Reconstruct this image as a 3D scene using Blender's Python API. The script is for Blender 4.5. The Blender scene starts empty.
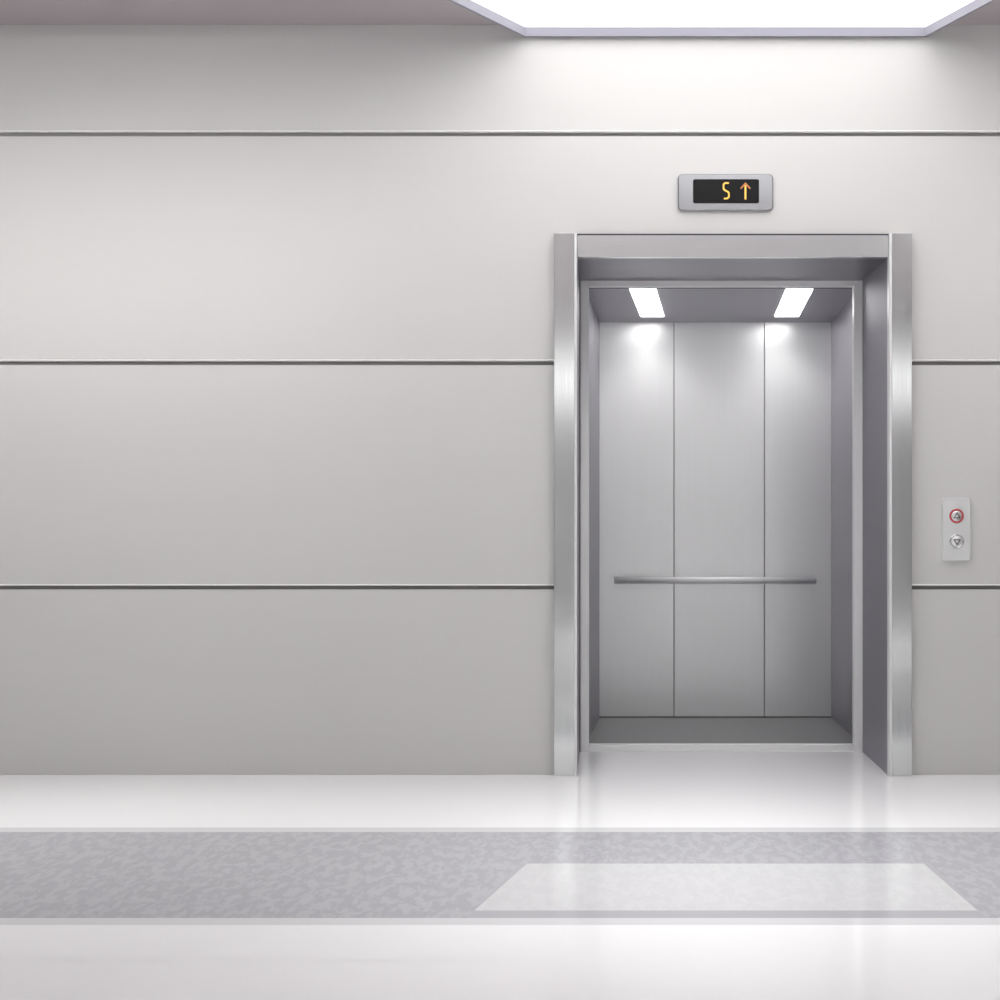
import bpy, bmesh, math
from mathutils import Vector

# ------------------------------------------------------------------ set-up
PW = dict(ws=62, wt=22, panel=1.95, glow=12.5, left=7, rear=88, near=2.1, washl=2.7, washr=2.5, glowband=1.45, cab=1.25, world=.05)
SC = bpy.context.scene
COL = SC.collection
F = 1445.8                 # focal length in pixels (1000 px wide frame)
EYE = 261.6 * 6.0 / F      # camera height, m
VPX, VPY = 605.0, 513.0

def X(px, d): return (px - VPX) * d / F
def Z(py, d): return EYE - (py - VPY) * d / F
def D(py): return EYE * F / (py - VPY)          # distance of a floor point

# ------------------------------------------------------------------ materials
def mat(name, base=(.8, .8, .8), rough=.5, metal=0.0, coat=0.0, coat_rough=.05,
        emit=None, strength=0.0, spec=.5, aniso=0.0):
    m = bpy.data.materials.new(name); m.use_nodes = True
    b = m.node_tree.nodes['Principled BSDF']
    b.inputs['Base Color'].default_value = (*base, 1)
    b.inputs['Roughness'].default_value = rough
    b.inputs['Metallic'].default_value = metal
    b.inputs['Specular IOR Level'].default_value = spec
    b.inputs['Coat Weight'].default_value = coat
    b.inputs['Coat Roughness'].default_value = coat_rough
    b.inputs['Anisotropic'].default_value = aniso
    if emit:
        b.inputs['Emission Color'].default_value = (*emit, 1)
        b.inputs['Emission Strength'].default_value = strength
    return m

def nodes(m): return m.node_tree.nodes, m.node_tree.links, m.node_tree.nodes['Principled BSDF']

def brushed(m, scale, amount=.06, rough_var=.02):
    """fine brushed grain: stretched noise on roughness and a very shallow bump"""
    N, L, b = nodes(m)
    tc = N.new('ShaderNodeTexCoord'); mp = N.new('ShaderNodeMapping')
    mp.inputs['Scale'].default_value = scale
    nz = N.new('ShaderNodeTexNoise'); nz.inputs['Scale'].default_value = 1.0
    nz.inputs['Detail'].default_value = 3
    L.new(tc.outputs['Object'], mp.inputs['Vector']); L.new(mp.outputs['Vector'], nz.inputs['Vector'])
    mr = N.new('ShaderNodeMapRange')
    r0 = b.inputs['Roughness'].default_value
    mr.inputs['To Min'].default_value = max(0, r0 - rough_var); mr.inputs['To Max'].default_value = r0 + rough_var
    L.new(nz.outputs['Fac'], mr.inputs['Value']); L.new(mr.outputs['Result'], b.inputs['Roughness'])
    c = b.inputs['Base Color'].default_value[:3]
    mx = N.new('ShaderNodeMix'); mx.data_type = 'RGBA'
    mx.inputs['A'].default_value = (*[v * (1 - amount) for v in c], 1)
    mx.inputs['B'].default_value = (*[min(1, v * (1 + amount)) for v in c], 1)
    L.new(nz.outputs['Fac'], mx.inputs['Factor']); L.new(mx.outputs['Result'], b.inputs['Base Color'])
    return m

def marble(m, dark, light, scale=9.0):
    N, L, b = nodes(m)
    tc = N.new('ShaderNodeTexCoord'); mp = N.new('ShaderNodeMapping')
    mp.inputs['Scale'].default_value = (1.0, .38, 1.0)
    nz = N.new('ShaderNodeTexNoise'); nz.inputs['Scale'].default_value = scale
    nz.inputs['Detail'].default_value = 7; nz.inputs['Roughness'].default_value = .62
    nz.inputs['Distortion'].default_value = .35
    rp = N.new('ShaderNodeValToRGB')
    rp.color_ramp.elements[0].position = .47; rp.color_ramp.elements[0].color = (*dark, 1)
    rp.color_ramp.elements[1].position = .545; rp.color_ramp.elements[1].color = (*light, 1)
    L.new(tc.outputs['Object'], mp.inputs['Vector']); L.new(mp.outputs['Vector'], nz.inputs['Vector'])
    L.new(nz.outputs['Fac'], rp.inputs['Fac']); L.new(rp.outputs['Color'], b.inputs['Base Color'])
    return m

M = dict(
    wall=brushed(mat('wall_paint', (.64, .63, .622), .42, 0, spec=.35), (1.5, 1.5, 60), .012, .03),
    wallgap=mat('wall_gap', (.25, .235, .23), .7),
    edgew=mat('bright_edge_white', (.93, .93, .93), .3),
    ceil=mat('ceiling_paint', (.46, .415, .425), .7),
    hall=mat('hall_side_paint', (.28, .275, .27), .6),
    hallrear=mat('hall_rear_paint', (.46, .46, .46), .6),
    floor=mat('white_polished_floor', (.84, .84, .85), .035, spec=.6),
    border=mat('floor_border', (.62, .62, .64), .12),
    band=marble(mat('grey_marble', (.5, .5, .5), .14), (.37, .37, .395), (.42, .42, .445), 34),
    lightpatch=marble(mat('light_patch_marble', (.7, .7, .7), .12), (.545, .545, .56), (.57, .57, .585), 30),
    patchedge=mat('light_patch_edge', (.40, .395, .42), .14),
    steel=brushed(mat('brushed_steel', (.72, .735, .73), .15, 1.0), (120, 120, 3), .03, .03),
    header=brushed(mat('header_steel', (.78, .80, .80), .2, 1.0), (3, 3, 120), .03, .02),
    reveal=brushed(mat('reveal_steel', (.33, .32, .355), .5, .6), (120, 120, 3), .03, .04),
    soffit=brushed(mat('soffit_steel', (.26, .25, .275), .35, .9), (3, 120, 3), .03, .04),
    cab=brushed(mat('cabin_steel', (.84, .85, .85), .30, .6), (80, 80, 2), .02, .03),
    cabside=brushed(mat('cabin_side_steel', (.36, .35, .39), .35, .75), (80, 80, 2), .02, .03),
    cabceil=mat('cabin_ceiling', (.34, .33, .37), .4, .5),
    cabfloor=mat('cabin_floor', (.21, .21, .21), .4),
    seam=mat('seam', (.12, .12, .13), .6),
    gap_dark=mat('gap_dark', (.05, .05, .055), .6),
    chrome=mat('rail_steel', (.95, .95, .96), .3, 0),
    satin=mat('satin_aluminium', (.90, .90, .90), .35, .1),
    arrowhead=mat('lit_orange', (.1, .04, .02), .4, emit=(1.0, .36, .13), strength=.62),
    diff=mat('light_diffuser', (1, 1, 1), .5, emit=(1, .995, .99), strength=PW['panel']),
    cdiff=mat('cabin_light_diffuser', (1, 1, 1), .5, emit=(1, .98, .98), strength=6.0 * PW['cab']),
    rim=mat('light_rim', (.29, .285, .335), .5),
    bandlight=mat('glow_band', (1, 1, 1), .3, emit=(1, 1, 1), strength=PW['glowband']),
    screen=mat('black_screen', (.008, .008, .009), .3, spec=.2),
    digit=mat('lit_digit', (.1, .07, .02), .4, emit=(1.0, .56, .10), strength=1.25),
    red=mat('red_ring', (.38, .06, .07), .35, emit=(1, .08, .08), strength=.06),
    plate=mat('plate_steel', (.40, .405, .42), .27, 1.0),
    callplate=mat('call_plate_steel', (.90, .91, .91), .25, .45),
    jamb_highlight=mat('jamb_highlight_pale', (.74, .74, .74), .35),
    button=mat('button_steel', (.88, .88, .88), .3, .7),
    symbol=mat('symbol_grey', (.18, .18, .18), .5),
)

# ------------------------------------------------------------------ mesh helpers
class MB:
    def __init__(self): self.bm = bmesh.new()
    def box(self, x0, x1, y0, y1, z0, z1):
        v = [self.bm.verts.new(p) for p in
             [(x0, y0, z0), (x1, y0, z0), (x1, y1, z0), (x0, y1, z0), (x0, y0, z1), (x1, y0, z1), (x1, y1, z1), (x0, y1, z1)]]
        for f in [(0, 3, 2, 1), (4, 5, 6, 7), (0, 1, 5, 4), (1, 2, 6, 5), (2, 3, 7, 6), (3, 0, 4, 7)]:
            self.bm.faces.new([v[i] for i in f])
        return self
    def prism(self, lo, hi):
        """loft between two equal-length closed loops"""
        a = [self.bm.verts.new(p) for p in lo]; b = [self.bm.verts.new(p) for p in hi]
        n = len(a)
        self.bm.faces.new(a); self.bm.faces.new(b[::-1])
        for i in range(n):
            self.bm.faces.new([a[i], b[i], b[(i + 1) % n], a[(i + 1) % n]])
        return self
    def tube(self, p0, p1, r, n=20, cap=0.0):
        p0, p1 = Vector(p0), Vector(p1); ax = (p1 - p0).normalized()
        u = ax.orthogonal().normalized(); w = ax.cross(u)
        prof = [(p0, r)] if not cap else []
        rings = []
        if cap:
            for k in range(5):
                a = math.pi / 2 * k / 4
                rings.append((p0 + ax * (cap * (1 - math.sin(a))), max(1e-4, r * (math.sin(a) if k else .02)) if k else r * .25))
            for k in range(4, -1, -1):
                a = math.pi / 2 * k / 4
                rings.append((p1 - ax * (cap * (1 - math.sin(a))), r * math.sin(a) if k else r * .25))
        else:
            rings = [(p0, r), (p1, r)]
        loops = [[self.bm.verts.new(c + (u * math.cos(2 * math.pi * i / n) + w * math.sin(2 * math.pi * i / n)) * rr)
                  for i in range(n)] for c, rr in rings]
        self.bm.faces.new(loops[0]); self.bm.faces.new(loops[-1])
        for a, b in zip(loops, loops[1:]):
            for i in range(n):
                self.bm.faces.new([a[i], a[(i + 1) % n], b[(i + 1) % n], b[i]])
        return self
    def torus(self, c, R, r, n=40, m=12):
        """ring facing -y"""
        loops = []
        for i in range(n):
            a = 2 * math.pi * i / n
            loops.append([self.bm.verts.new((c[0] + (R + r * math.cos(2 * math.pi * j / m)) * math.cos(a),
                                             c[1] + r * math.sin(2 * math.pi * j / m),
                                             c[2] + (R + r * math.cos(2 * math.pi * j / m)) * math.sin(a))) for j in range(m)])
        for i in range(n):
            a, b = loops[i], loops[(i + 1) % n]
            for j in range(m):
                self.bm.faces.new([a[j], a[(j + 1) % m], b[(j + 1) % m], b[j]])
        return self
    def dome(self, c, R, h, n=40, m=8, y1=None):
        """shallow round cap bulging to -y"""
        loops = []
        for k in range(m + 1):
            t = k / m
            loops.append([self.bm.verts.new((c[0] + R * math.cos(t * math.pi / 2) * math.cos(2 * math.pi * i / n) if k < m else c[0] + R * .01 * math.cos(2 * math.pi * i / n),
                                             c[1] - h * math.sin(t * math.pi / 2),
                                             c[2] + R * math.cos(t * math.pi / 2) * math.sin(2 * math.pi * i / n) if k < m else c[2] + R * .01 * math.sin(2 * math.pi * i / n)))
                          for i in range(n)])
        for a, b in zip(loops, loops[1:]):
            for i in range(n):
                self.bm.faces.new([a[i], a[(i + 1) % n], b[(i + 1) % n], b[i]])
        self.bm.faces.new(loops[0]); self.bm.faces.new(loops[-1])
        return self
    def build(self, name, m, parent=None, bevel=0.0, smooth=False):
        bmesh.ops.recalc_face_normals(self.bm, faces=self.bm.faces)
        me = bpy.data.meshes.new(name); self.bm.to_mesh(me); self.bm.free()
        me.materials.append(M[m])
        o = bpy.data.objects.new(name, me); COL.objects.link(o)
        if smooth:
            for p in me.polygons: p.use_smooth = True
        if parent is not None:
            o.parent = parent
            bpy.context.view_layer.update()
            w = parent.matrix_world.inverted()
            me.transform(w)
        if bevel:
            md = o.modifiers.new('bevel', 'BEVEL'); md.width = bevel; md.segments = 3; md.limit_method = 'ANGLE'
        return o

def rounded(x0, x1, z0, z1, r, n=6):
    pts = []
    for cx, cz, a0 in ((x1 - r, z1 - r, 0), (x0 + r, z1 - r, 90), (x0 + r, z0 + r, 180), (x1 - r, z0 + r, 270)):
        for k in range(n + 1):
            a = math.radians(a0 + 90 * k / n)
            pts.append((cx + r * math.cos(a), cz + r * math.sin(a)))
    return pts

def plate(mb, x0, x1, z0, z1, r, y_front, y_back, cham=0.0):
    back = rounded(x0, x1, z0, z1, r)
    if cham:
        front = rounded(x0 + cham, x1 - cham, z0 + cham, z1 - cham, max(r - cham, .002))
        mid = back
        bm = mb.bm
        A = [bm.verts.new((x, y_back, z)) for x, z in back]
        B = [bm.verts.new((x, y_front + cham, z)) for x, z in mid]
        C_ = [bm.verts.new((x, y_front, z)) for x, z in front]
        n = len(A)
        bm.faces.new(A); bm.faces.new(C_)
        for P_, Q in ((A, B), (B, C_)):
            for i in range(n):
                bm.faces.new([P_[i], P_[(i + 1) % n], Q[(i + 1) % n], Q[i]])
    else:
        mb.prism([(x, y_back, z) for x, z in back], [(x, y_front, z) for x, z in back])
    return mb

def empty(name, loc):
    o = bpy.data.objects.new(name, None); COL.objects.link(o); o.location = loc
    o.empty_display_size = .1
    bpy.context.view_layer.update()
    return o

def tag(o, label, cat, group=None):
    o['label'] = label; o['category'] = cat
    if group: o['group'] = group
    return o

def structure(o): o['kind'] = 'structure'; return o

# ------------------------------------------------------------------ dimensions
CEIL = Z(24.6, 6.0)
XL, XR, YB = -4.6, 3.6, -2.0          # hall side walls and rear wall
WY = 6.0                               # front of the wall panels
ox0, ox1 = X(566, 6), X(900, 6)        # rough opening in the wall
oz1 = Z(246, 6)

# ------------------------------------------------------------------ floor
d_b0, d_b1 = D(832), D(918)            # marble band
d_e0, d_e1 = D(827.5), D(925)
fl = MB()
fl.box(XL, XR, d_e0, WY + .03, -.1, 0)
fl.box(ox0, ox1, WY + .03, 6.572, -.1, 0)
fl.box(XL, XR, YB, d_e1, -.1, 0)
floor = structure(fl.build('floor', 'floor'))
MB().box(XL, XR, d_b0, d_e0, -.1, 0).build('border_strip', 'border', floor)
MB().box(XL, XR, d_e1, d_b1, -.1, 0).build('border_strip', 'border', floor)
# marble band; the ceiling light's reflection is painted in as a paler slab
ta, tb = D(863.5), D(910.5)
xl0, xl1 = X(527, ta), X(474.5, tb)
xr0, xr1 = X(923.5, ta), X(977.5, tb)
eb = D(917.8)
def slab(mb, pts, z0=-.1, z1=0.0):
    return mb.prism([(x, y, z0) for x, y in pts], [(x, y, z1) for x, y in pts])
band = MB()
slab(band, [(XL, d_b0), (XL, d_b1), (xl1 - .004, d_b1), (xl1 - .004, tb), (X(520, ta), ta), (X(520, ta), d_b0)])
slab(band, [(X(520, ta), d_b0), (X(520, ta), ta), (xr0, ta), (X(930, ta), ta), (X(930, ta), d_b0)])
slab(band, [(XR, d_b0), (XR, d_b1), (xr1 + .004, d_b1), (xr1 + .004, tb), (X(930, ta), ta), (X(930, ta), d_b0)])
band.build('marble_band', 'band', floor)
slab(MB(), [(xl0, ta), (xr0, ta), (xr1, tb), (xl1, tb)]).build('painted_light_patch', 'lightpatch', floor)
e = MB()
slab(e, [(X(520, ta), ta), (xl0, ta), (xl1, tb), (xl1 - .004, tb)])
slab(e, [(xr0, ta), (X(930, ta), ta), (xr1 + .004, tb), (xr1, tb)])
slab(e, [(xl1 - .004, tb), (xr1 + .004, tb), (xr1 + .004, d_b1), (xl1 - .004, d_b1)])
e.build('patch_edging', 'patchedge', floor)  # darker outline of the painted light patch

# ------------------------------------------------------------------ elevator wall
wb = MB()
wb.box(XL, ox0, WY + .018, WY + .16, 0, CEIL)
wb.box(ox1, XR, WY + .018, WY + .16, 0, CEIL)
wb.box(ox0, ox1, WY + .018, WY + .16, oz1, CEIL)
wall = structure(wb.build('wall_back', 'wallgap'))
rows = [(24.6, 130.5), (136.2, 359.5), (365.2, 584.0), (589.6, 774.8)]
for i, (a, b) in enumerate(rows):
    z1, z0 = Z(a, 6), max(0, Z(b, 6))
    if i == 0:
        segs = [[(XL, z0), (XR, z0), (XR, z1), (XL, z1)]]
    elif i == 1:
        segs = [[(XL, z0), (ox0, z0), (ox0, oz1), (ox1, oz1), (ox1, z0), (XR, z0), (XR, z1), (XL, z1)]]
    else:
        segs = [[(XL, z0), (ox0, z0), (ox0, z1), (XL, z1)], [(ox1, z0), (XR, z0), (XR, z1), (ox1, z1)]]
    for s in segs:
        MB().prism([(x, WY + .018, z) for x, z in s], [(x, WY, z) for x, z in s]).build('wall_panel', 'wall', wall, bevel=.0015)
    if i < 3:   # edge highlight painted in as white along the panel's lower edge
        zt = z0; zb = Z(b + 1.6, 6)
        for xa, xb in ([(XL, XR)] if i == 0 else [(XL, ox0), (ox1, XR)]):
            MB().prism([(xa, WY + .018, zb), (xa, WY - .0005, zb), (xa, WY - .006, zt), (xa, WY + .018, zt)][::-1] if False else
                       [(xa, WY + .018, zb), (xa, WY - .001, zb), (xa, WY - .004, zt - .003), (xa, WY - .001, zt), (xa, WY + .018, zt)],
                       [(xb, WY + .018, zb), (xb, WY - .001, zb), (xb, WY - .004, zt - .003), (xb, WY - .001, zt), (xb, WY + .018, zt)]
                       ).build('panel_edge_highlight', 'edgew', wall)

# ------------------------------------------------------------------ rest of the hall
ce = MB().box(XL, XR, YB, WY + .16, CEIL, CEIL + .12)
ceiling = structure(ce.build('ceiling', 'ceil'))
structure(MB().box(XL - .12, XL, YB, WY + .16, 0, CEIL).build('wall_left', 'hall'))
structure(MB().box(XR, XR + .12, YB, WY + .16, 0, CEIL).build('wall_right', 'hall'))
rw = MB()
wz0, wz1 = 2.16, 2.56
wx0, wx1 = -1.1, 3.45
rw.box(XL, XR, YB - .15, YB, 0, wz0); rw.box(XL, XR, YB - .15, YB, wz1, CEIL)
rw.box(XL, wx0, YB - .15, YB, wz0, wz1); rw.box(wx1, XR, YB - .15, YB, wz0, wz1)
rear = structure(rw.build('wall_rear', 'hallrear'))
glowband = structure(MB().box(wx0, wx1, YB - .12, YB - .10, wz0, wz1).build('added_glow_band', 'bandlight'))  # added unseen glowing band that puts highlights on the steel

# ------------------------------------------------------------------ big light over the entrance
zb_, zp_ = EYE + 477 * 5.97 / F, EYE + 486 * 5.97 / F
near = 4.5
def lx(d): return X(525, 5.97) - .62 * (5.97 - d)
def rx(d): return X(925, 5.97) + .40 * (5.97 - d)
inner = [(lx(5.97), 5.97), (rx(5.97), 5.97), (rx(near), near), (rx(near) - .3, 3.5), (lx(near) + .4, 3.5), (lx(near), near)]
cx_ = sum(p[0] for p in inner) / 6; cy_ = sum(p[1] for p in inner) / 6
def grow(pts, t):
    out = []
    n = len(pts)
    for i in range(n):
        p, a, b = Vector(pts[i]), Vector(pts[i - 1]), Vector(pts[(i + 1) % n])
        e1 = (p - a).normalized(); e2 = (b - p).normalized()
        n1 = Vector((-e1.y, e1.x)); n2 = Vector((-e2.y, e2.x))
        if (p - Vector((cx_, cy_))).dot(n1) < 0: n1 = -n1
        if (p - Vector((cx_, cy_))).dot(n2) < 0: n2 = -n2
        m_ = (n1 + n2).normalized()
        q = p + m_ * (t / max(.3, m_.dot(n1)))
        out.append((q.x, q.y))
    return out
outer = grow(inner, .012)
lamp = empty('ceiling_light', (cx_, cy_, CEIL))
tag(lamp, 'large glowing white angular ceiling light hanging just before the wall above the elevator', 'ceiling light')
r = MB(); bm = r.bm
loops = [[bm.verts.new((x, y, z)) for x, y in pts] for pts, z in ((inner, CEIL - .002), (inner, zb_), (outer, zb_), (outer, CEIL - .002))]
for a in range(4):
    A, B = loops[a], loops[(a + 1) % 4]
    for i in range(6): bm.faces.new([A[i], A[(i + 1) % 6], B[(i + 1) % 6], B[i]])
r.build('rim', 'rim', lamp)
inn = grow(inner, -.0005)
MB().prism([(x, y, zp_) for x, y in inn], [(x, y, zp_ + .012) for x, y in inn]).build('diffuser', 'diff', lamp)

# added fill lights in plain housings, unseen, to brighten floor and hall
def area(name, loc, sx, sy, power, spread, tilt=0.0):
    ld = bpy.data.lights.new(name, 'AREA'); ld.shape = 'RECTANGLE'; ld.size = sx; ld.size_y = sy
    ld.energy = power; ld.spread = math.radians(spread); ld.color = (1, .995, .985)
    lo = bpy.data.objects.new(name, ld); COL.objects.link(lo)
    lo.location = loc; lo.rotation_euler = (tilt, 0, 0)
    return lo
def fill_housing(x0, x1, y0, y1, power, spread):
    fr = MB()
    fr.box(x0 - .02, x0, y0 - .02, y1 + .02, zb_, CEIL); fr.box(x1, x1 + .02, y0 - .02, y1 + .02, zb_, CEIL)
    fr.box(x0, x1, y0 - .02, y0, zb_, CEIL); fr.box(x0, x1, y1, y1 + .02, zb_, CEIL)
    fr.build('fill_housing', 'rim', ceiling)
    area('fill_light', ((x0 + x1) / 2, (y0 + y1) / 2, zp_), x1 - x0, y1 - y0, power, spread)
fill_housing(-3.7, -1.5, 3.3, 5.0, PW['left'], 50)
fill_housing(-3.4, -1.4, -.8, 1.2, PW['rear'], 75)
fill_housing(.3, 2.3, -.8, 1.2, PW['rear'], 75)
area('ceiling_light_glow', (.4, 4.45, zp_ - .004), 1.9, 1.8, PW['glow'], 55)
# added unseen slots of light that brighten the floor strip by the wall
for xa, xb in ((XL + .2, -.95), (1.95, XR - .1)):
    fr = MB()
    fr.box(xa, xb, 5.20, 5.215, 3.02, CEIL); fr.box(xa, xb, 5.295, 5.31, 3.02, CEIL)
    fr.build('fill_slot', 'rim', ceiling)
    area('fill_slot_light', ((xa + xb) / 2, 5.255, 3.035), xb - xa, .05, PW['near'] * (xb - xa), 50)
# added unseen wall-wash lights either side of the big light
TY, TZ = 3.6, 2.90
for xa, xb, pw in ((XL + .2, -1.15, PW['washl']), (1.95, XR - .1, PW['washr'])):
    MB().box(xa, xb, TY - .12, TY - .03, TZ - .02, CEIL).build('added_wash_housing', 'rim', ceiling)
    area('wash_fill', ((xa + xb) / 2, TY, TZ), xb - xa, .05, pw * (xb - xa), PW['ws'], math.radians(90 - PW['wt']))

# ------------------------------------------------------------------ elevator frame
FD = 5.955
frame = empty('elevator_entrance', (X(733, 6), 6.0, 0))
tag(frame, 'brushed steel frame standing around the open elevator doorway', 'doorway')
zt = Z(233, FD)
ch = .0085
def jamb(px_out, px_in, sgn):
    """front casing, its inner edge highlight painted in as a pale strip; sgn=+1 when the doorway lies towards +x"""
    x_out, x_in = X(px_out, FD), X(px_in, FD)
    x_s = x_in - sgn * 2.6 * FD / F
    pts = [(x_out, WY), (x_out, FD), (x_s, FD), (x_s, WY)]
    j = MB().prism([(x, y, 0) for x, y in pts], [(x, y, zt) for x, y in pts]).build('jamb', 'steel', frame, bevel=.001)
    pts = [(x_s, WY), (x_s, FD), (x_in - sgn * .003, FD), (x_in, FD + .004), (x_in, WY)]
    MB().prism([(x, y, 0) for x, y in pts], [(x, y, zt) for x, y in pts]).build('jamb_edge_highlight', 'jamb_highlight', j)  # pale colour stands in for the bevel's highlight
jamb(554, 577, 1); jamb(912, 889.3, -1)
hx0, hx1 = X(577, FD), X(889.3, FD)
MB().box(hx0 + .002, hx1 - .002, FD + .012, WY - .002, Z(257, FD + .012), Z(235.3, FD + .012)).build('header', 'header', frame)
MB().box(hx0, hx1, FD + .0125, WY - .001, Z(235.3, FD + .012) + .0002, zt - .0005).build('header_dark_strip', 'gap_dark', frame)  # dark strip stands in for the shadow gap above the header
RD = 6.572
sof = Z(257, FD + .012)
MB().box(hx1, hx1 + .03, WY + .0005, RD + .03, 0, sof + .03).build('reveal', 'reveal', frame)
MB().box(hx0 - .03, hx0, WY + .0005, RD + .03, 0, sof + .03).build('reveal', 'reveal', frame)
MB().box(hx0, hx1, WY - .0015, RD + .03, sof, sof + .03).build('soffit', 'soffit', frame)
# inner frame round the car opening
ID, IE = RD, RD + .045
def istrip(x0, x1, bright_right, name='inner_jamb'):
    c = .004
    pts = [(x0, IE), (x0, ID + c), (x0 + c, ID), (x1 - c, ID), (x1, ID + c), (x1, IE)]
    return MB().prism([(x, y, 0) for x, y in pts], [(x, y, Z(278.7, ID)) for x, y in pts]).build(name, 'satin', frame)
istrip(X(580.2, ID), X(589, ID), True)
istrip(X(854, ID), X(863.2, ID), False)
MB().box(X(589, ID) + .0005, X(854, ID) - .0005, ID + .003, IE, Z(286.2, ID), Z(278.7, ID)).build('inner_header', 'satin', frame, bevel=.0015)
# dark rebates beside and above the inner frame
MB().box(X(589, ID), X(854, ID), IE, IE + .03, Z(287.6, IE), Z(286, IE) + .03).build('header_dark_strip', 'gap_dark', frame)
MB().box(X(863.2, ID), hx1, IE - .01, IE + .03, 0, sof).build('rebate', 'gap_dark', frame)
MB().box(hx0, X(580.2, ID), IE - .01, IE + .03, 0, sof).build('rebate', 'gap_dark', frame)
MB().box(X(580.2, ID), X(863.2, ID), IE - .01, IE + .03, Z(278.7, ID), sof).build('rebate', 'gap_dark', frame)
# threshold
SD = D(744.5)
MB().box(X(589, ID), X(854, ID), ID + .001, IE + .03, -.1, .0015).build('threshold', 'satin', frame)

# ------------------------------------------------------------------ elevator car
CD = 7.673
car = empty('elevator_cabin', (X(715, CD), 7.2, 0))
tag(car, 'open steel elevator cabin lit from above, seen through the doorway', 'elevator')
bx0, bx1 = X(599.4, CD), X(831.3, CD)
zc = Z(322.5, CD)
C0 = SD + .002                      # front of the car
def czl(d): return EYE + 1.4683 - .0596 * d
fx0 = bx0 - .0687 * (CD - C0)
fx1 = bx1
zfl = .001
# floor, ceiling
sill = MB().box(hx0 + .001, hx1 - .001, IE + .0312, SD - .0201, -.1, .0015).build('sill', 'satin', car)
MB().box(hx0 + .001, hx1 - .001, SD - .02, SD, -.1, .006).build('sill_edge', 'edgew', sill, bevel=.002)
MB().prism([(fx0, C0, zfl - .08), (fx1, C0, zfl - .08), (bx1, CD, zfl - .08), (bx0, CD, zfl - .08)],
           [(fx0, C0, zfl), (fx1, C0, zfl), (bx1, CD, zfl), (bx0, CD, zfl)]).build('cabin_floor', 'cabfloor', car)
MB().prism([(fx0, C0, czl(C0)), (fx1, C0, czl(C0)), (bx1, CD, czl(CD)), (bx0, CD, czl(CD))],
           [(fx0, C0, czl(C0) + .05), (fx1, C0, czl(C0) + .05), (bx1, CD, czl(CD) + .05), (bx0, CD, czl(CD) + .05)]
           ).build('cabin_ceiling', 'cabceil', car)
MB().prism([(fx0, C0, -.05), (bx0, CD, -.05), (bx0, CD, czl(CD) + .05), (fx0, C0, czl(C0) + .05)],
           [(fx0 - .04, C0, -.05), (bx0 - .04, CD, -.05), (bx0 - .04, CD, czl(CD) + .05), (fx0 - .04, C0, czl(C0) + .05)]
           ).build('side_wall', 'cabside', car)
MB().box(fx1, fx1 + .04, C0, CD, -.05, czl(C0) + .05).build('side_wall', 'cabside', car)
MB().box(bx0 - .04, bx1 + .04, CD + .014, CD + .05, -.05, zc + .05).build('back_frame', 'seam', car)
g = .0019
xs = [bx0, X(674, CD), X(764.3, CD), bx1]
for i in range(3):
    MB().box(xs[i] + (g if i else 0), xs[i + 1] - (g if i < 2 else 0), CD, CD + .014, Z(716.5, CD), zc + .02).build('back_panel', 'cab', car, bevel=.001)
# front return above the opening, closing the shaft gap
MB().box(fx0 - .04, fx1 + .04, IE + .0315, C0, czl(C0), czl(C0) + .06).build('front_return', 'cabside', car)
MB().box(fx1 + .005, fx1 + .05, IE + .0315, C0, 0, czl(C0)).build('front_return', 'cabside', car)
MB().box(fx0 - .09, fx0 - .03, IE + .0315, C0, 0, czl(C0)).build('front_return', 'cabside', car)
# lights
for (n0, n1, f0, f1) in ((629.5, 655.8, 640.8, 664), (786.5, 813, 774.5, 798.6)):
    dn, df = 6.83, 7.497
    q = [(X(n0, dn), dn), (X(n1, dn), dn), (X(f1, df), df), (X(f0, df), df)]
    MB().prism([(x, y, czl(y) - .004) for x, y in q], [(x, y, czl(y) + .001) for x, y in q]).build('cabin_light', 'cdiff', car)
    ld = bpy.data.lights.new('cabin_spot', 'SPOT'); ld.energy = 7.5 * PW['cab']; ld.spot_size = math.radians(104); ld.spot_blend = 1
    ld.shadow_soft_size = .04; ld.color = (1, .98, .98)
    lo = bpy.data.objects.new('cabin_spot', ld); COL.objects.link(lo)
    yy = 7.38
    lo.location = ((X(f0, df) + X(f1, df)) / 2, yy, czl(yy) - .02)
    lo.rotation_euler = (math.radians(18), 0, 0)
# handrail
hr_d = CD - .06
rz = Z(580.3, hr_d)
rail = MB().tube((X(614, hr_d), hr_d, rz), (X(816, hr_d), hr_d, rz), .0178, 24, cap=.012).build('handrail', 'chrome', car, smooth=True)
for px in (640, 715, 790):
    MB().tube((X(px, hr_d), hr_d + .012, rz), (X(px, hr_d), CD, rz), .008, 12).build('rail_bracket', 'chrome', rail, smooth=True)

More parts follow.
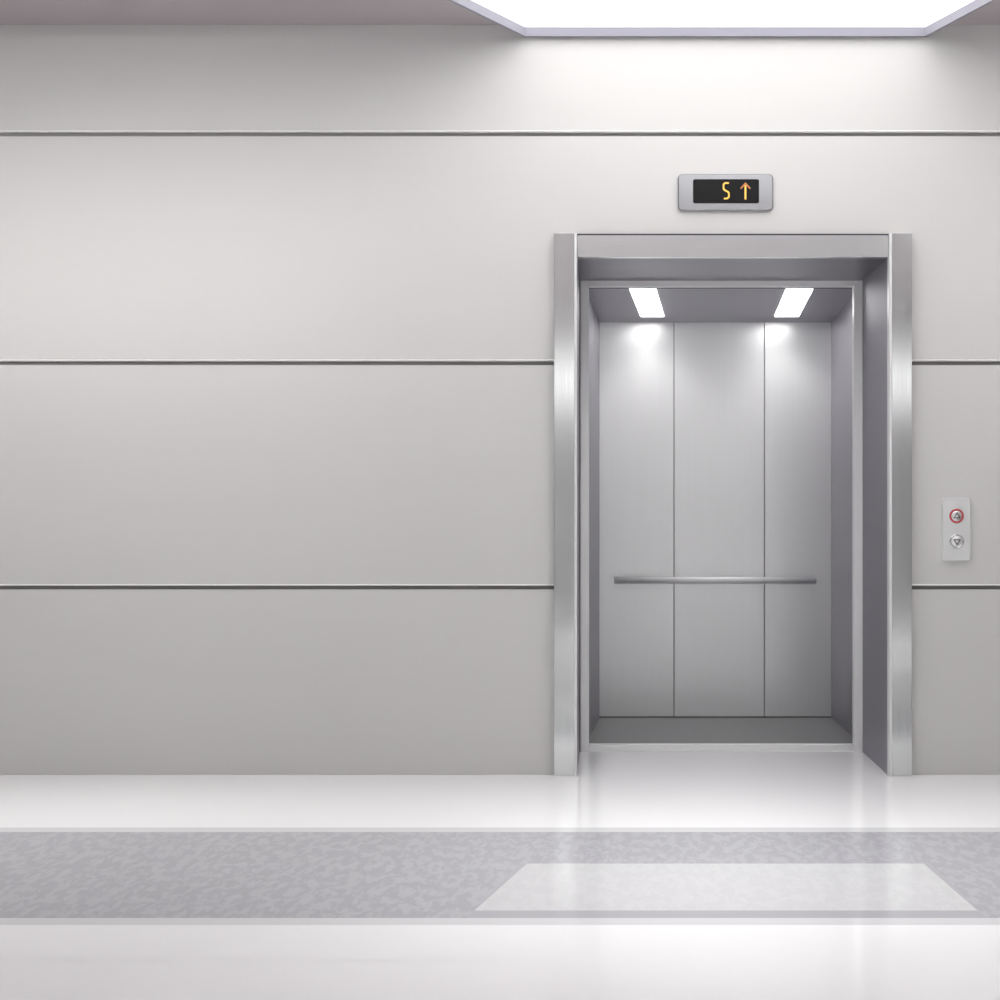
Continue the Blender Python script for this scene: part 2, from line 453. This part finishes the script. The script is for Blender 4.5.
# ------------------------------------------------------------------ floor indicator
PD = 5.982
disp = empty('floor_indicator', (X(725.5, PD), WY, Z(192, PD)))
tag(disp, 'steel floor indicator, black screen with orange 5 and arrow, above the doorway', 'display')
plate(MB(), X(678, PD), X(773.2, PD), Z(210.2, PD), Z(173.8, PD), .018, PD, WY, .004).build('faceplate', 'plate', disp)
plate(MB(), X(693, PD), X(759, PD), Z(203.3, PD), Z(179.3, PD), .008, PD - .0015, PD + .002).build('screen', 'screen', disp)
sd = PD - .004
def stroke(mb, pts, w):
    """flat lit strokes on the screen, px coordinates"""
    w = w * sd / F / 2
    for (a, b) in zip(pts, pts[1:]):
        A = Vector((X(a[0], sd), Z(a[1], sd))); B = Vector((X(b[0], sd), Z(b[1], sd)))
        t = (B - A).normalized(); A = A - t * w * .6; B = B + t * w * .6; n = Vector((-t.y, t.x)) * w
        q = [A + n, A - n, B - n, B + n]
        mb.prism([(p.x, sd, p.y) for p in q], [(p.x, sd + .0028, p.y) for p in q])
    return mb
stroke(MB(), [(728.4, 182.9), (725.0, 183.0), (723.6, 184.4), (723.6, 188.6), (724.6, 189.9), (728.0, 191.8), (728.9, 193.0), (728.9, 196.8), (727.4, 198.3), (724.4, 198.5)], 1.5).build('digit', 'digit', disp)
ar = stroke(MB(), [(745.5, 185.8), (745.5, 198.8)], 1.7).build('arrow', 'digit', disp)
ah = MB(); stroke(ah, [(741.0, 188.2), (745.5, 183.2)], 1.3); stroke(ah, [(745.5, 183.2), (750.0, 188.2)], 1.3)
ah.build('arrow_head', 'arrowhead', ar)

# ------------------------------------------------------------------ call panel
call = empty('call_panel', (X(956.5, PD), WY, Z(529.5, PD)))
tag(call, 'narrow steel call panel with two round buttons on the wall right of the elevator', 'call panel')
plate(MB(), X(942.6, PD), X(970.6, PD), Z(560.6, PD), Z(498.4, PD), .008, PD, WY, .003).build('faceplate', 'callplate', call)
for py, up in ((516, True), (541.5, False)):
    c = (X(956.6, PD), PD - .001, Z(py, PD)); k = PD / F
    b = MB().dome((c[0], PD, c[2]), 5.7 * k, .007).build('call_button', 'button', call, smooth=True)
    rg = MB().torus(c, 6.3 * k, 1.05 * k).build('button_ring', 'red' if up else 'steel', b, smooth=True)
    if up: rg['label'] = 'lit red button ring'
    s = 1 if up else -1
    tri = [Vector((-2.9, -1.9 * s)), Vector((2.9, -1.9 * s)), Vector((0, 3.2 * s))]
    mb = MB()
    for i in range(3):
        A, B = tri[i], tri[(i + 1) % 3]
        t = (B - A).normalized(); n = Vector((-t.y, t.x)) * .55; A2 = A - t * .4; B2 = B + t * .4
        q = [A2 + n, A2 - n, B2 - n, B2 + n]
        yo = PD - .0092
        mb.prism([(c[0] + p.x * k, yo, c[2] + p.y * k) for p in q], [(c[0] + p.x * k, yo + .004, c[2] + p.y * k) for p in q])
    mb.build('arrow_symbol', 'symbol', b)

# ------------------------------------------------------------------ camera, world, view
w = bpy.data.worlds.new('world'); SC.world = w; w.use_nodes = True
w.node_tree.nodes['Background'].inputs['Color'].default_value = (.5, .5, .52, 1)
w.node_tree.nodes['Background'].inputs['Strength'].default_value = PW['world']
cd = bpy.data.cameras.new('camera'); cam = bpy.data.objects.new('camera', cd); COL.objects.link(cam)
cam.location = (0, 0, EYE); cam.rotation_euler = (math.pi / 2, 0, 0)
cd.sensor_width = 36; cd.lens = 36 * F / 1000
cd.shift_x = -.105; cd.shift_y = .013
cd.clip_start = .05
SC.camera = cam
SC.view_settings.view_transform = 'Standard'; SC.view_settings.look = 'None'
SC.view_settings.exposure = .13; SC.view_settings.gamma = 1
SC.view_settings.use_curve_mapping = False
SC.cycles.max_bounces = 10; SC.cycles.diffuse_bounces = 6; SC.cycles.glossy_bounces = 6
SC.cycles.use_denoising = True
SC.cycles.sample_clamp_indirect = 6
